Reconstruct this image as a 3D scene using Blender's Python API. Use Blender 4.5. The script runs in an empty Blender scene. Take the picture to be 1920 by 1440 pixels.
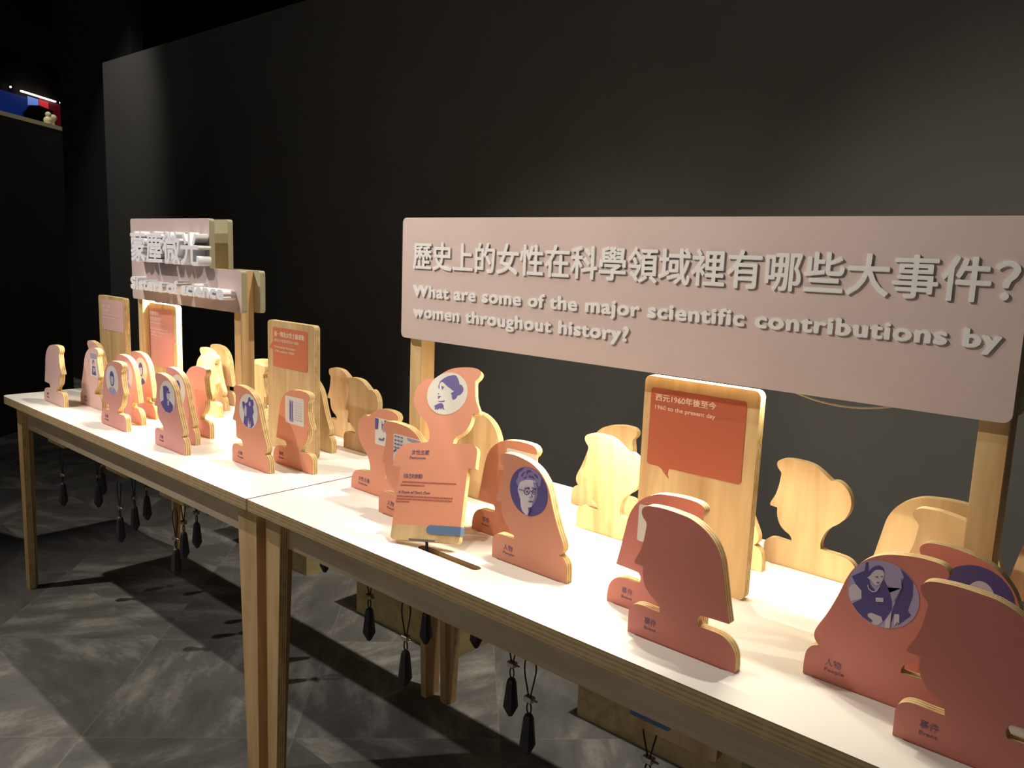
import bpy, bmesh, math, random
from mathutils import Vector, Matrix
S = bpy.context.scene
COL = S.collection
R = math.radians
random.seed(7)

# ---------------------------------------------------------------- camera
cd = bpy.data.cameras.new('camera')
cam = bpy.data.objects.new('camera', cd)
COL.objects.link(cam)
yaw, pit, rol = R(-41.7), R(-8.936), R(2.175)
fw = Vector((math.cos(pit)*math.sin(yaw), math.cos(pit)*math.cos(yaw), math.sin(pit)))
rt = Vector((math.cos(yaw), -math.sin(yaw), 0))
up = rt.cross(fw)
r2 = rt*math.cos(rol) + up*math.sin(rol)
u2 = up*math.cos(rol) - rt*math.sin(rol)
cam.matrix_world = Matrix(((r2.x, u2.x, -fw.x, 1.8107), (r2.y, u2.y, -fw.y, -1.0446), (r2.z, u2.z, -fw.z, 1.4313), (0, 0, 0, 1)))
cd.sensor_width = 36
cd.lens = 36*1531.757/1920
cd.clip_start = .02
S.camera = cam

# ---------------------------------------------------------------- view, world, lights
S.view_settings.view_transform = 'Standard'
S.view_settings.look = 'None'
S.view_settings.gamma = 1
S.view_settings.use_curve_mapping = False
S.view_settings.exposure = 0.0
w = bpy.data.worlds.new('world')
S.world = w
w.use_nodes = True
w.node_tree.nodes['Background'].inputs[0].default_value = (1, .96, .90, 1)
w.node_tree.nodes['Background'].inputs[1].default_value = .035


def spot(name, loc, target, energy, angle, blend, col, rad=.04):
    d = bpy.data.lights.new(name, 'SPOT')
    d.energy = energy
    d.spot_size = R(angle)
    d.spot_blend = blend
    d.color = col
    d.shadow_soft_size = rad
    o = bpy.data.objects.new(name, d)
    COL.objects.link(o)
    o.location = loc
    o.rotation_euler = (Vector(target)-Vector(loc)).to_track_quat('-Z', 'Y').to_euler()
    return o


WARM = (1, .92, .78)
spot('spotlight_front', (-2.41, -1.4, 4.4), (-.15, .1, .6), 330, 60, .8, WARM)
spot('spotlight_question', (-2.0, -2.5, 4.3), (.45, .31, 2.02), 960, 27, 1, WARM)
spot('spotlight_title', (-2.2, -2.5, 4.3), (-.85, .31, 1.45), 400, 34, 1, (1, .95, .9))
spot('fill_spot_centre', (.5, -.4, 4.4), (.55, .15, .9), 150, 27, 1, WARM)  # added overhead fill to brighten the leaning plaque
spot('spotlight_rear', (.65, 1.0, 4.4), (-.2, .4, .8), 430, 68, 1, WARM)
spot('fill_spot_wall', (1.5, .5, 4.9), (1.0, 2.0, 2.1), 40, 130, 1, (1, .98, .93), .3)  # added wide wash, stands in for ceiling spill on the back wall
spot('spotlight_wall_end', (-4.7, .9, 4.4), (-5.6, 2.0, 2.0), 140, 50, .9, (1, .96, .88), .1)
spot('spotlight_partition', (-3.0, 1.3, 4.4), (-4.95, 1.1, 1.9), 45, 50, .9, (1, .95, .8))
hd = bpy.data.lights.new('hall_fill', 'AREA')  # unseen fill panel added in front to lift wall, aprons and plaque faces
hd.shape = 'RECTANGLE'
hd.size, hd.size_y = 6, 1.6
hd.energy = 22
hd.color = (1, .96, .88)
hall = bpy.data.objects.new('hall_fill', hd)
COL.objects.link(hall)
hall.location = (.3, -5.6, 2.1)
hall.rotation_euler = (R(92), 0, 0)
T = .8        # table height


def strip_light(name, x0, x1, y, z, e):
    d = bpy.data.lights.new(name, 'AREA')
    d.shape = 'RECTANGLE'
    d.size = x1-x0
    d.size_y = .010
    d.energy = e
    d.color = (1, .90, .70)
    o = bpy.data.objects.new(name, d)
    COL.objects.link(o)
    o.location = ((x0+x1)/2, y, z)
    return o


strip_light('strip_lamp_question', .66, 1.20, .3695, 1.226, 10)
strip_light('strip_lamp_title', -1.28, -.82, .3695, 1.226, 11)

# ---------------------------------------------------------------- materials
MATS = {}


def new_mat(name):
    m = bpy.data.materials.new(name)
    m.use_nodes = True
    b = m.node_tree.nodes['Principled BSDF']
    return m, m.node_tree, b


def srgb(r, g, b):
    f = lambda c: (c/255/12.92) if c/255 <= .04045 else ((c/255+.055)/1.055)**2.4
    return (f(r), f(g), f(b), 1)


def plain(name, col, rough=.55, metal=0, emit=None, es=0, noise=0.0, nscale=60):
    m, nt, b = new_mat(name)
    b.inputs['Base Color'].default_value = col
    b.inputs['Roughness'].default_value = rough
    b.inputs['Metallic'].default_value = metal
    if noise:
        tc = nt.nodes.new('ShaderNodeTexCoord')
        n = nt.nodes.new('ShaderNodeTexNoise')
        n.inputs['Scale'].default_value = nscale
        n.inputs['Detail'].default_value = 4
        nt.links.new(tc.outputs['Object'], n.inputs['Vector'])
        mx = nt.nodes.new('ShaderNodeMix')
        mx.data_type = 'RGBA'
        mx.blend_type = 'MULTIPLY'
        mx.inputs[6].default_value = col
        cr = nt.nodes.new('ShaderNodeValToRGB')
        cr.color_ramp.elements[0].color = (1-noise, 1-noise, 1-noise, 1)
        cr.color_ramp.elements[1].color = (1, 1, 1, 1)
        cr.color_ramp.elements[0].position = .3
        cr.color_ramp.elements[1].position = .7
        nt.links.new(n.outputs['Fac'], cr.inputs[0])
        mx.inputs[0].default_value = 1
        nt.links.new(cr.outputs[0], mx.inputs[7])
        nt.links.new(mx.outputs[2], b.inputs['Base Color'])
    if emit:
        b.inputs['Emission Color'].default_value = emit
        b.inputs['Emission Strength'].default_value = es
    return m


def wood(name, light, dark, grain='Z', strips=0.0):
    """long-grain timber face: streaks along one object axis, tone changed per object, optional glued strips"""
    m, nt, b = new_mat(name)
    tc = nt.nodes.new('ShaderNodeTexCoord')
    oi = nt.nodes.new('ShaderNodeObjectInfo')
    ad = nt.nodes.new('ShaderNodeVectorMath')
    ad.operation = 'ADD'
    cx = nt.nodes.new('ShaderNodeCombineXYZ')
    ml = nt.nodes.new('ShaderNodeMath')
    ml.operation = 'MULTIPLY'
    ml.inputs[1].default_value = 37
    nt.links.new(oi.outputs['Random'], ml.inputs[0])
    for i in range(3):
        nt.links.new(ml.outputs[0], cx.inputs[i])
    nt.links.new(tc.outputs['Object'], ad.inputs[0])
    nt.links.new(cx.outputs[0], ad.inputs[1])
    mp = nt.nodes.new('ShaderNodeMapping')
    sc = {'X': (1.2, 10, 10), 'Y': (10, 1.2, 10), 'Z': (10, 10, 1.2)}[grain]
    mp.inputs['Scale'].default_value = sc
    nt.links.new(ad.outputs[0], mp.inputs['Vector'])
    n1 = nt.nodes.new('ShaderNodeTexNoise')
    n1.inputs['Scale'].default_value = 1.0
    n1.inputs['Detail'].default_value = 3
    n1.inputs['Distortion'].default_value = 1.7
    nt.links.new(mp.outputs[0], n1.inputs['Vector'])
    mp2 = nt.nodes.new('ShaderNodeMapping')
    mp2.inputs['Scale'].default_value = tuple(6*s for s in sc)
    nt.links.new(ad.outputs[0], mp2.inputs['Vector'])
    n2 = nt.nodes.new('ShaderNodeTexNoise')
    n2.inputs['Scale'].default_value = 1.0
    n2.inputs['Detail'].default_value = 2
    nt.links.new(mp2.outputs[0], n2.inputs['Vector'])
    mixf = nt.nodes.new('ShaderNodeMath')
    mixf.operation = 'MULTIPLY_ADD'
    mixf.inputs[1].default_value = .35
    nt.links.new(n2.outputs['Fac'], mixf.inputs[0])
    nt.links.new(n1.outputs['Fac'], mixf.inputs[2])
    cr = nt.nodes.new('ShaderNodeValToRGB')
    cr.color_ramp.elements[0].position = .45
    cr.color_ramp.elements[0].color = dark
    cr.color_ramp.elements[1].position = .85
    cr.color_ramp.elements[1].color = light
    nt.links.new(mixf.outputs[0], cr.inputs[0])
    nt.links.new(cr.outputs[0], b.inputs['Base Color'])
    b.inputs['Roughness'].default_value = .55
    return m


def ply(name, light, dark, axis, period):
    """sawn plywood edge: veneers stacked along one object axis"""
    m, nt, b = new_mat(name)
    tc = nt.nodes.new('ShaderNodeTexCoord')
    sp = nt.nodes.new('ShaderNodeSeparateXYZ')
    nt.links.new(tc.outputs['Object'], sp.inputs[0])
    ns = nt.nodes.new('ShaderNodeTexNoise')
    ns.inputs['Scale'].default_value = 9
    ns.inputs['Detail'].default_value = 4
    nt.links.new(tc.outputs['Object'], ns.inputs['Vector'])
    m1 = nt.nodes.new('ShaderNodeMath')
    m1.operation = 'MULTIPLY'
    m1.inputs[1].default_value = 2*math.pi/period
    nt.links.new(sp.outputs[axis], m1.inputs[0])
    ma = nt.nodes.new('ShaderNodeMath')
    ma.operation = 'ADD'
    nt.links.new(m1.outputs[0], ma.inputs[0])
    nt.links.new(ns.outputs['Fac'], ma.inputs[1])
    sn = nt.nodes.new('ShaderNodeMath')
    sn.operation = 'SINE'
    nt.links.new(ma.outputs[0], sn.inputs[0])
    ns2 = nt.nodes.new('ShaderNodeTexNoise')
    ns2.inputs['Scale'].default_value = 40
    nt.links.new(tc.outputs['Object'], ns2.inputs['Vector'])
    m2 = nt.nodes.new('ShaderNodeMath')
    m2.operation = 'MULTIPLY_ADD'
    m2.inputs[1].default_value = .28
    nt.links.new(sn.outputs[0], m2.inputs[0])
    nt.links.new(ns2.outputs['Fac'], m2.inputs[2])
    cr = nt.nodes.new('ShaderNodeValToRGB')
    cr.color_ramp.elements[0].position = .22
    cr.color_ramp.elements[0].color = dark
    cr.color_ramp.elements[1].position = .62
    cr.color_ramp.elements[1].color = light
    nt.links.new(m2.outputs[0], cr.inputs[0])
    nt.links.new(cr.outputs[0], b.inputs['Base Color'])
    b.inputs['Roughness'].default_value = .7
    return m


PINE = wood('pine_face', srgb(218, 188, 140), srgb(186, 148, 100))
PINEX = wood('pine_face_long', srgb(220, 200, 170), srgb(196, 170, 138), 'X')
POST = wood('post_timber', srgb(222, 190, 140), srgb(190, 150, 100))
EDGE = ply('plywood_edge', srgb(232, 204, 150), srgb(176, 136, 84), 1, .0062)
EDGEZ = ply('tabletop_edge', srgb(196, 168, 126), srgb(170, 141, 102), 2, .0085)
WHITE = plain('white_laminate', srgb(244, 240, 234), .38)
LEGM = wood('leg_timber', srgb(220, 184, 134), srgb(188, 146, 98))
COLR = {
    'pink': plain('pale_pink_laminate', srgb(226, 186, 180), .5),
    'coral': plain('coral_pink_laminate', srgb(222, 154, 144), .5),
    'orange': plain('orange_laminate', srgb(228, 150, 118), .5),
    'red': plain('vermilion_laminate', srgb(206, 124, 111), .5),
    'orange_sticker': plain('orange_sticker', srgb(204, 116, 82), .5),
    'red_sticker': plain('red_sticker', srgb(178, 92, 66), .5),
    'tomato': plain('light_vermilion_laminate', srgb(210, 140, 114), .5),
}
INK = plain('purple_brown_ink', srgb(134, 98, 122), .6)
PALE = plain('pale_print', srgb(236, 200, 178), .6)
PALE2 = plain('faint_pink_print', srgb(238, 204, 196), .6)
CREAM = plain('print_cream', srgb(226, 218, 208), .5)
PURP = plain('print_purple', srgb(98, 84, 152), .5)
HAIRM = plain('print_mid_purple', srgb(138, 122, 172), .5)
LILAC = plain('print_lilac', srgb(168, 154, 190), .5)
DUSK = plain('print_deep_purple', srgb(84, 72, 132), .5)
SKIN = plain('print_pale_lilac', srgb(206, 194, 204), .5)
BLUE = plain('blue_felt', srgb(92, 116, 152), .8)
MAUVE = plain('mauve_panel', srgb(206, 183, 178), .5, noise=.05, nscale=6)
BACKP = plain('panel_back_board', srgb(176, 170, 140), .6)
LETTER = plain('grey_white_letter', srgb(226, 222, 222), .45)
LETTERW = plain('white_letter', srgb(240, 238, 244), .4)
DARKW = plain('charcoal_wall_paint', srgb(82, 80, 76), .75, noise=.12, nscale=2.5)
BLACKW = plain('black_wall_paint', srgb(30, 29, 28), .85)
LEAD = plain('dark_lead', srgb(58, 56, 58), .5, .35)
STEEL = plain('steel_clip', srgb(190, 184, 172), .3, 1)
CORD = plain('black_cord', srgb(34, 34, 38), .7)
BOXM = wood('box_plywood', srgb(196, 176, 124), srgb(166, 142, 92), 'Y')
GLOW = plain('strip_diffuser', srgb(255, 240, 214), .5, emit=(1, .86, .62, 1), es=8)
CABLE = plain('pale_cable', srgb(196, 186, 160), .5)


# ---------------------------------------------------------------- mesh helpers
def link(name, me, mats, parent=None, loc=(0, 0, 0)):
    o = bpy.data.objects.new(name, me)
    COL.objects.link(o)
    if mats and not me.materials:
        for m in (mats if isinstance(mats, (list, tuple)) else [mats]):
            me.materials.append(m)
    o.location = loc
    if parent is not None:
        o.parent = parent
    return o


def tag(o, label, cat, group=None, kind=None):
    if label:
        o['label'] = label
    if cat:
        o['category'] = cat
    if group:
        o['group'] = group
    if kind:
        o['kind'] = kind
    return o


def empty(name, loc, label, cat, group=None, rz=0):
    o = bpy.data.objects.new(name, None)
    COL.objects.link(o)
    o.location = loc
    o.rotation_euler = (0, 0, rz)
    o.empty_display_size = .05
    return tag(o, label, cat, group)


def catmull(pts, corners=(), n=4):
    """smooth closed outline through the points; indices in corners stay sharp"""
    out = []
    N = len(pts)
    cs = set(i % N for i in corners)
    for i in range(N):
        p1, p2 = pts[i], pts[(i+1) % N]
        p0 = p1 if i in cs else pts[i-1]
        p3 = p2 if (i+1) % N in cs else pts[(i+2) % N]
        if i in cs and (i+1) % N in cs:
            out.append(p1)
            continue
        for k in range(n):
            t = k/n
            q = []
            for a in range(2):
                q.append(.5*((2*p1[a]) + (-p0[a]+p2[a])*t + (2*p0[a]-5*p1[a]+4*p2[a]-p3[a])*t*t + (-p0[a]+3*p1[a]-3*p2[a]+p3[a])*t**3))
            out.append(tuple(q))
    return out


def rrect(x0, z0, x1, z1, r, n=5):
    o = []
    for cx, cz, a0 in ((x1-r, z1-r, 0), (x0+r, z1-r, 90), (x0+r, z0+r, 180), (x1-r, z0+r, 270)):
        for k in range(n+1):
            a = R(a0+90*k/n)
            o.append((cx+r*math.cos(a), cz+r*math.sin(a)))
    return o


def prism(bm, outline, y0, y1, mi=(0, 1, 2)):
    """outline in x,z swept along y; material slots front(-y), sides, back"""
    area = sum(outline[i][0]*outline[(i+1) % len(outline)][1]-outline[(i+1) % len(outline)][0]*outline[i][1] for i in range(len(outline)))
    if area < 0:
        outline = outline[::-1]
    a = [bm.verts.new((x, y0, z)) for x, z in outline]
    b = [bm.verts.new((x, y1, z)) for x, z in outline]
    f = bm.faces.new(a)
    f.material_index = mi[0]
    f = bm.faces.new(b[::-1])
    f.material_index = mi[2]
    n = len(a)
    for i in range(n):
        f = bm.faces.new((a[(i+1) % n], a[i], b[i], b[(i+1) % n]))
        f.material_index = mi[1]


def prism_mesh(name, outline, y0, y1, mi=(0, 1, 2)):
    bm = bmesh.new()
    prism(bm, outline, y0, y1, mi)
    me = bpy.data.meshes.new(name)
    bm.to_mesh(me)
    bm.free()
    return me


def box(bm, x0, x1, y0, y1, z0, z1, mi=0, taper=None):
    vs = [bm.verts.new(p) for p in ((x0, y0, z0), (x1, y0, z0), (x1, y1, z0), (x0, y1, z0), (x0, y0, z1), (x1, y0, z1), (x1, y1, z1), (x0, y1, z1))]
    for q in ((3, 2, 1, 0), (4, 5, 6, 7), (0, 1, 5, 4), (1, 2, 6, 5), (2, 3, 7, 6), (3, 0, 4, 7)):
        f = bm.faces.new([vs[i] for i in q])
        f.material_index = mi
    return vs


def box_mesh(name, *b, bevel=0):
    bm = bmesh.new()
    box(bm, *b)
    if bevel:
        bmesh.ops.bevel(bm, geom=bm.edges[:], offset=bevel, segments=2, affect='EDGES')
    me = bpy.data.meshes.new(name)
    bm.to_mesh(me)
    bm.free()
    return me


def tube(bm, pts, r, seg=8, closed=False):
    pts = [Vector(p) for p in pts]
    rings = []
    n = len(pts)
    for i, p in enumerate(pts):
        if closed:
            t = pts[(i+1) % n]-pts[i-1]
        else:
            t = pts[min(i+1, n-1)]-pts[max(i-1, 0)]
        t.normalize()
        a = t.orthogonal() if abs(t.y) > .95 else t.cross(Vector((0, 1, 0)))
        a.normalize()
        b = t.cross(a)
        rings.append([bm.verts.new(p+a*r*math.cos(2*math.pi*k/seg)+b*r*math.sin(2*math.pi*k/seg)) for k in range(seg)])
    for i in range(n if closed else n-1):
        A, B = rings[i], rings[(i+1) % n]
        for k in range(seg):
            bm.faces.new((A[k], A[(k+1) % seg], B[(k+1) % seg], B[k]))
    if not closed:
        bm.faces.new(rings[0][::-1])
        bm.faces.new(rings[-1])


def lathe(bm, prof, seg=8, flat=True, z0=0):
    rings = [[bm.verts.new((r*math.cos(2*math.pi*k/seg), r*math.sin(2*math.pi*k/seg), z+z0)) for k in range(seg)] for r, z in prof]
    for A, B in zip(rings, rings[1:]):
        for k in range(seg):
            bm.faces.new((A[k], A[(k+1) % seg], B[(k+1) % seg], B[k]))
    bm.faces.new(rings[0][::-1])
    bm.faces.new(rings[-1])


def to_mesh(bm, name):
    bmesh.ops.recalc_face_normals(bm, faces=bm.faces[:])
    me = bpy.data.meshes.new(name)
    bm.to_mesh(me)
    bm.free()
    return me


# ---------------------------------------------------------------- lettering
def text_raw(s, offset=0.0, depth=.1, res=3, shear=0, space=1.0):
    c = bpy.data.curves.new('lettering', 'FONT')
    c.body = s
    c.size = 1
    c.offset = offset
    c.extrude = depth
    c.resolution_u = res
    c.shear = shear
    c.space_character = space
    o = bpy.data.objects.new('lettering', c)
    COL.objects.link(o)
    dg = bpy.context.evaluated_depsgraph_get()
    dg.update()
    me = bpy.data.meshes.new_from_object(o.evaluated_get(dg))
    bpy.data.objects.remove(o)
    bpy.data.curves.remove(c)
    me.materials.clear()
    return me


def text_fit(s, x0, x1, z0, z1, yf, yb, offset=0.0, res=3, shear=0, space=1.0, keep=None):
    """lettering mesh standing in the XZ plane facing -y, its ink box fitted to x0..x1, z0..z1"""
    me = text_raw(s, offset, .1, res, shear, space)
    xs = [v.co.x for v in me.vertices]
    ys = [v.co.y for v in me.vertices]
    ax, bx, ay, by = min(xs), max(xs), min(ys), max(ys)
    if keep is not None:      # z0 = baseline, z1 = z of height 'keep' in font units
        ay, by = 0.0, keep
    for v in me.vertices:
        x = x0+(v.co.x-ax)/(bx-ax)*(x1-x0)
        z = z0+(v.co.y-ay)/(by-ay)*(z1-z0)
        y = yf if v.co.z > 0 else yb
        v.co = (x, y, z)
    me.update()
    return me


def bold(me, rx, rz, n=10):
    """swell the strokes: copies pushed outward all round, which also rounds the stroke ends"""
    bm = bmesh.new()
    bm.from_mesh(me)
    for k in range(n):
        a = 2*math.pi*k/n
        nv = len(bm.verts)
        bm.from_mesh(me)
        bm.verts.ensure_lookup_table()
        for v in bm.verts[nv:]:
            v.co += Vector((rx*math.cos(a), .00002*(k+1), rz*math.sin(a)))
    out = bpy.data.meshes.new(me.name)
    bm.to_mesh(out)
    bm.free()
    return out


def join_meshes(name, meshes):
    bm = bmesh.new()
    for m in meshes:
        bm.from_mesh(m)
    me = bpy.data.meshes.new(name)
    bm.to_mesh(me)
    bm.free()
    return me


def dashes(bm, x0, x1, z, h, yf, yb, seed=1, lo=2.2, hi=5):
    """a line of print too small to read"""
    rnd = random.Random(seed)
    x = x0
    while x < x1-h*.5:
        L = min(h*rnd.uniform(lo, hi), x1-x)
        box(bm, x, x+L, yf, yb, z, z+h)
        x += L+h*.45


# ---------------------------------------------------------------- the setting
def floor_mat():
    m, nt, b = new_mat('stone_vinyl_tiles')
    N = nt.nodes.new
    L = nt.links.new
    tc = N('ShaderNodeTexCoord')
    mp = N('ShaderNodeMapping')
    mp.vector_type = 'POINT'
    mp.inputs['Rotation'].default_value = (0, 0, R(-45))
    mp.inputs['Scale'].default_value = (1/.61, 1/.61, 1)
    mp.inputs['Location'].default_value = (.547/.61, -.229/.61, 0)
    L(tc.outputs['Object'], mp.inputs['Vector'])
    sx = N('ShaderNodeSeparateXYZ')
    L(mp.outputs[0], sx.inputs[0])

    def M(op, a, bb=None, v=None):
        n = N('ShaderNodeMath')
        n.operation = op
        L(a, n.inputs[0])
        if bb is not None:
            L(bb, n.inputs[1])
        elif v is not None:
            n.inputs[1].default_value = v
        return n.outputs[0]
    fx, fy = M('FLOOR', sx.outputs[0]), M('FLOOR', sx.outputs[1])
    ux, uy = M('FRACT', sx.outputs[0]), M('FRACT', sx.outputs[1])
    tri = M('GREATER_THAN', M('ADD', ux, uy), v=1.0)
    cid = N('ShaderNodeCombineXYZ')
    L(fx, cid.inputs[0])
    L(fy, cid.inputs[1])
    L(tri, cid.inputs[2])
    wn = N('ShaderNodeTexWhiteNoise')
    wn.noise_dimensions = '3D'
    L(cid.outputs[0], wn.inputs['Vector'])
    # per-tile turned, smeared stone clouds
    vr = N('ShaderNodeVectorRotate')
    vr.rotation_type = 'Z_AXIS'
    L(tc.outputs['Object'], vr.inputs['Vector'])
    L(M('MULTIPLY', wn.outputs['Value'], v=6.28), vr.inputs['Angle'])
    m2 = N('ShaderNodeMapping')
    m2.inputs['Scale'].default_value = (2.0, 5.5, 1)
    L(vr.outputs[0], m2.inputs['Vector'])
    n1 = N('ShaderNodeTexNoise')
    n1.inputs['Scale'].default_value = 1.3
    n1.inputs['Detail'].default_value = 7
    n1.inputs['Roughness'].default_value = .62
    L(m2.outputs[0], n1.inputs['Vector'])
    n2 = N('ShaderNodeTexNoise')
    n2.inputs['Scale'].default_value = 55
    n2.inputs['Detail'].default_value = 4
    L(tc.outputs['Object'], n2.inputs['Vector'])
    f = M('ADD', n1.outputs['Fac'], M('MULTIPLY', n2.outputs['Fac'], v=.12))
    f = M('ADD', f, M('MULTIPLY', wn.outputs['Value'], v=.10))
    cr = N('ShaderNodeValToRGB')
    e = cr.color_ramp.elements
    e[0].position, e[0].color = .40, srgb(88, 87, 86)
    e[1].position, e[1].color = .86, srgb(172, 169, 160)
    k = cr.color_ramp.elements.new(.62)
    k.color = srgb(112, 110, 108)
    L(f, cr.inputs[0])
    # thin joints
    dj = M('MINIMUM', M('MINIMUM', ux, uy), M('MINIMUM', M('SUBTRACT', M('ADD', ux, v=0), v=0), uy))
    jm = M('LESS_THAN', dj, v=.004)
    mx = N('ShaderNodeMix')
    mx.data_type = 'RGBA'
    L(jm, mx.inputs[0])
    L(cr.outputs[0], mx.inputs[6])
    mx.inputs[7].default_value = srgb(134, 131, 126)
    L(mx.outputs[2], b.inputs['Base Color'])
    b.inputs['Roughness'].default_value = .55
    b.inputs['Specular IOR Level'].default_value = .3
    return m


def structure(name, me, mat):
    o = link(name, me, mat)
    o['kind'] = 'structure'
    return o


structure('floor', box_mesh('floor', -24, 8, -6, 9, -.1, 0), floor_mat())
structure('wall_back', box_mesh('wall_back', -5.71, 5.0, 2.0, 2.14, 0, 2.92), DARKW)
VOID = plain('unlit_hall_black', srgb(12, 12, 12), .9)
structure('wall_far', box_mesh('wall_far', -24, 8, 8.2, 8.4, 0, 5.2), VOID)
structure('ceiling', box_mesh('ceiling', -24, 8, -6, 9, 5.2, 5.3), VOID)
structure('wall_side', box_mesh('wall_side', -7.25, -5.6, 2.2, 2.3, 0, 5.2), BLACKW)
# angled partition on the left with its pale cap
pa, pb = Vector((-4.865, .950, 0)), Vector((-5.335, 1.519, 0))
pd = (pb-pa).normalized()
ang = math.atan2(pd.y, pd.x)
part = structure('wall_left', box_mesh('wall_left', -3.2, (pb-pa).length, -.06, .06, 0, 2.27), BLACKW)
part.location = pa + Vector((-pd.y, pd.x, 0))*.06
part.rotation_euler = (0, 0, ang)
cap = structure('trim_1', box_mesh('trim_1', -3.2, (pb-pa).length, -.062, .062, 2.27, 2.30), plain('cream_cap', srgb(226, 216, 178), .5))
cap.location = part.location
cap.rotation_euler = part.rotation_euler

# ---------------------------------------------------------------- tables
WD = .72
TL = 1.8625
# plaques: kind, facing as seen by the visitor in front, centre x, centre y, colour or None for bare back, lower board built
FR = [  # key, shape, facing, x, y, colour, print, caption
    ('a1', 'bob', 'R', -1.562, .099, 'pink', None, 'E'),
    ('a3', 'long', 'R', -1.420, .182, 'pink', 'lady_sheet', 'P'),
    ('a2', 'long', 'L', -1.558, .262, 'pink', None, None),
    ('a4', 'bob', 'R', -1.015, .099, 'coral', 'oval_lady', 'P'),
    ('a5', 'bob', 'L', -1.088, .182, 'coral', 'pale_round', None),
    ('a6', 'bob', 'L', -1.154, .262, 'coral', 'long_hair', None),
    ('a7', 'long', 'L', -.603, .099, 'coral', 'scholar', 'P'),
    ('a8', 'long', 'L', -.705, .182, 'coral', 'scholar_b', None),
    ('a9', 'bob', 'R', -.765, .262, 'coral', None, None),
    ('b1', 'long', 'L', -.267, .176, 'orange', 'couple', 'P'),
    ('b2', 'bob', 'R', -.185, .262, 'orange', 'page', 'E'),
    ('b3', 'bun', 'R', .180, .272, 'orange', 'marchers', 'F'),
    ('b4', 'bob', 'L', .396, .192, 'orange', 'crowd', 'P'),
    ('c1', 'bob', 'R', .635, .275, 'tomato', 'counter', 'E'),
    ('c2', 'long', 'L', .790, .179, 'tomato', 'glasses', 'P'),
    ('c3', 'bob', 'R', 1.090, .175, 'red', 'blank', 'E'),
    ('c4', 'bob', 'L', 1.190, .096, 'red', None, 'E'),
    ('c5', 'long', 'R', 1.465, .178, 'red', 'seated', 'P'),
    ('c6', 'long', 'L', 1.577, .262, 'red', 'dark_round', None),
    ('c7', 'bob', 'L', 1.624, .099, 'red', None, 'E'),
]
RE = [  # bare-wood backs, facing as seen from the front
    ('d1', 'bob', 'R', -1.049, .448),
    ('d2', 'long', 'L', -1.149, .528),
    ('d3', 'bob', 'L', -1.218, .608),
    ('d4', 'bob', 'R', -.720, .448),
    ('d5', 'bob', 'R', -.820, .528),
    ('d6', 'long', 'L', -.352, .448),
    ('d7', 'bun', 'L', -.200, .528),
    ('d8', 'bun', 'L', -.407, .608),
    ('e1', 'bob', 'L', .387, .448),
    ('e2', 'long', 'R', .668, .608),
    ('e3', 'bun', 'L', .790, .470),
    ('e4', 'long', 'L', 1.030, .528),
    ('e5', 'bun', 'L', 1.200, .600),
    ('e6', 'bob', 'R', 1.425, .530),
    ('e7', 'long', 'L', 1.514, .448),
    ('e8', 'bob', 'R', 1.640, .560),
]
LIFT = (.5538, .1042)       # base centre of the lifted plaque
SLOTS = [(x, y) for _, _, _, x, y, *_ in FR+RE] + [(.632, .099)]


def tabletop(name, x0, x1, slots):
    c = bpy.data.curves.new(name, 'CURVE')
    c.dimensions = '2D'
    c.fill_mode = 'BOTH'
    c.extrude = .015

    def poly(pts):
        sp = c.splines.new('POLY')
        sp.points.add(len(pts)-1)
        for p, q in zip(sp.points, pts):
            p.co = (q[0], q[1], 0, 1)
        sp.use_cyclic_u = True
    rl, rr = (.03, .004) if x0 < -1 else (.004, .03)
    poly(rrect(x0, 0, (x0+x1)/2+.1, WD, rl)[6:18] + rrect((x0+x1)/2, 0, x1, WD, rr)[18:] + rrect((x0+x1)/2, 0, x1, WD, rr)[:6])
    for x, y in slots:
        poly(rrect(x-.0905, y-.0112, x+.0905, y+.0112, .0108, 3))
    o = bpy.data.objects.new(name, c)
    COL.objects.link(o)
    dg = bpy.context.evaluated_depsgraph_get()
    dg.update()
    me = bpy.data.meshes.new_from_object(o.evaluated_get(dg))
    bpy.data.objects.remove(o)
    bm = bmesh.new()
    bm.from_mesh(me)
    bmesh.ops.remove_doubles(bm, verts=bm.verts[:], dist=1e-5)
    bmesh.ops.recalc_face_normals(bm, faces=bm.faces[:])
    for f in bm.faces:
        f.smooth = False
        f.normal_update()
        f.material_index = 0 if f.normal.z > .5 else (2 if f.normal.z < -.5 else 1)
    me.materials.clear()
    bm.to_mesh(me)
    bm.free()
    return me


def leg_mesh(name, xo, yo, sx, sy, wt=.064):
    """L-section tapered leg; outer corner at xo, yo; flanges run sx along x and sy along y"""
    bm = bmesh.new()
    th, wb, zt = .024, (.056 if wt > .08 else .036), T-.03

    def flange(ax):
        vs = []
        for z, wdt in ((0, wb), (zt, wt)):
            if ax == 'x':
                q = ((xo, yo), (xo+sx*wdt, yo), (xo+sx*wdt, yo+sy*th), (xo, yo+sy*th))
            else:
                q = ((xo, yo+sy*th), (xo+sx*th, yo+sy*th), (xo+sx*th, yo+sy*wdt), (xo, yo+sy*wdt))
            vs.append([bm.verts.new((a, b, z)) for a, b in q])
        A, B = vs
        bm.faces.new(A)
        bm.faces.new(B)
        for k in range(4):
            f = bm.faces.new((A[k], A[(k+1) % 4], B[(k+1) % 4], B[k]))
            f.material_index = 1 if k == 1 and ax == 'x' else 0
    flange('x')
    flange('y')
    return to_mesh(bm, name)


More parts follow.
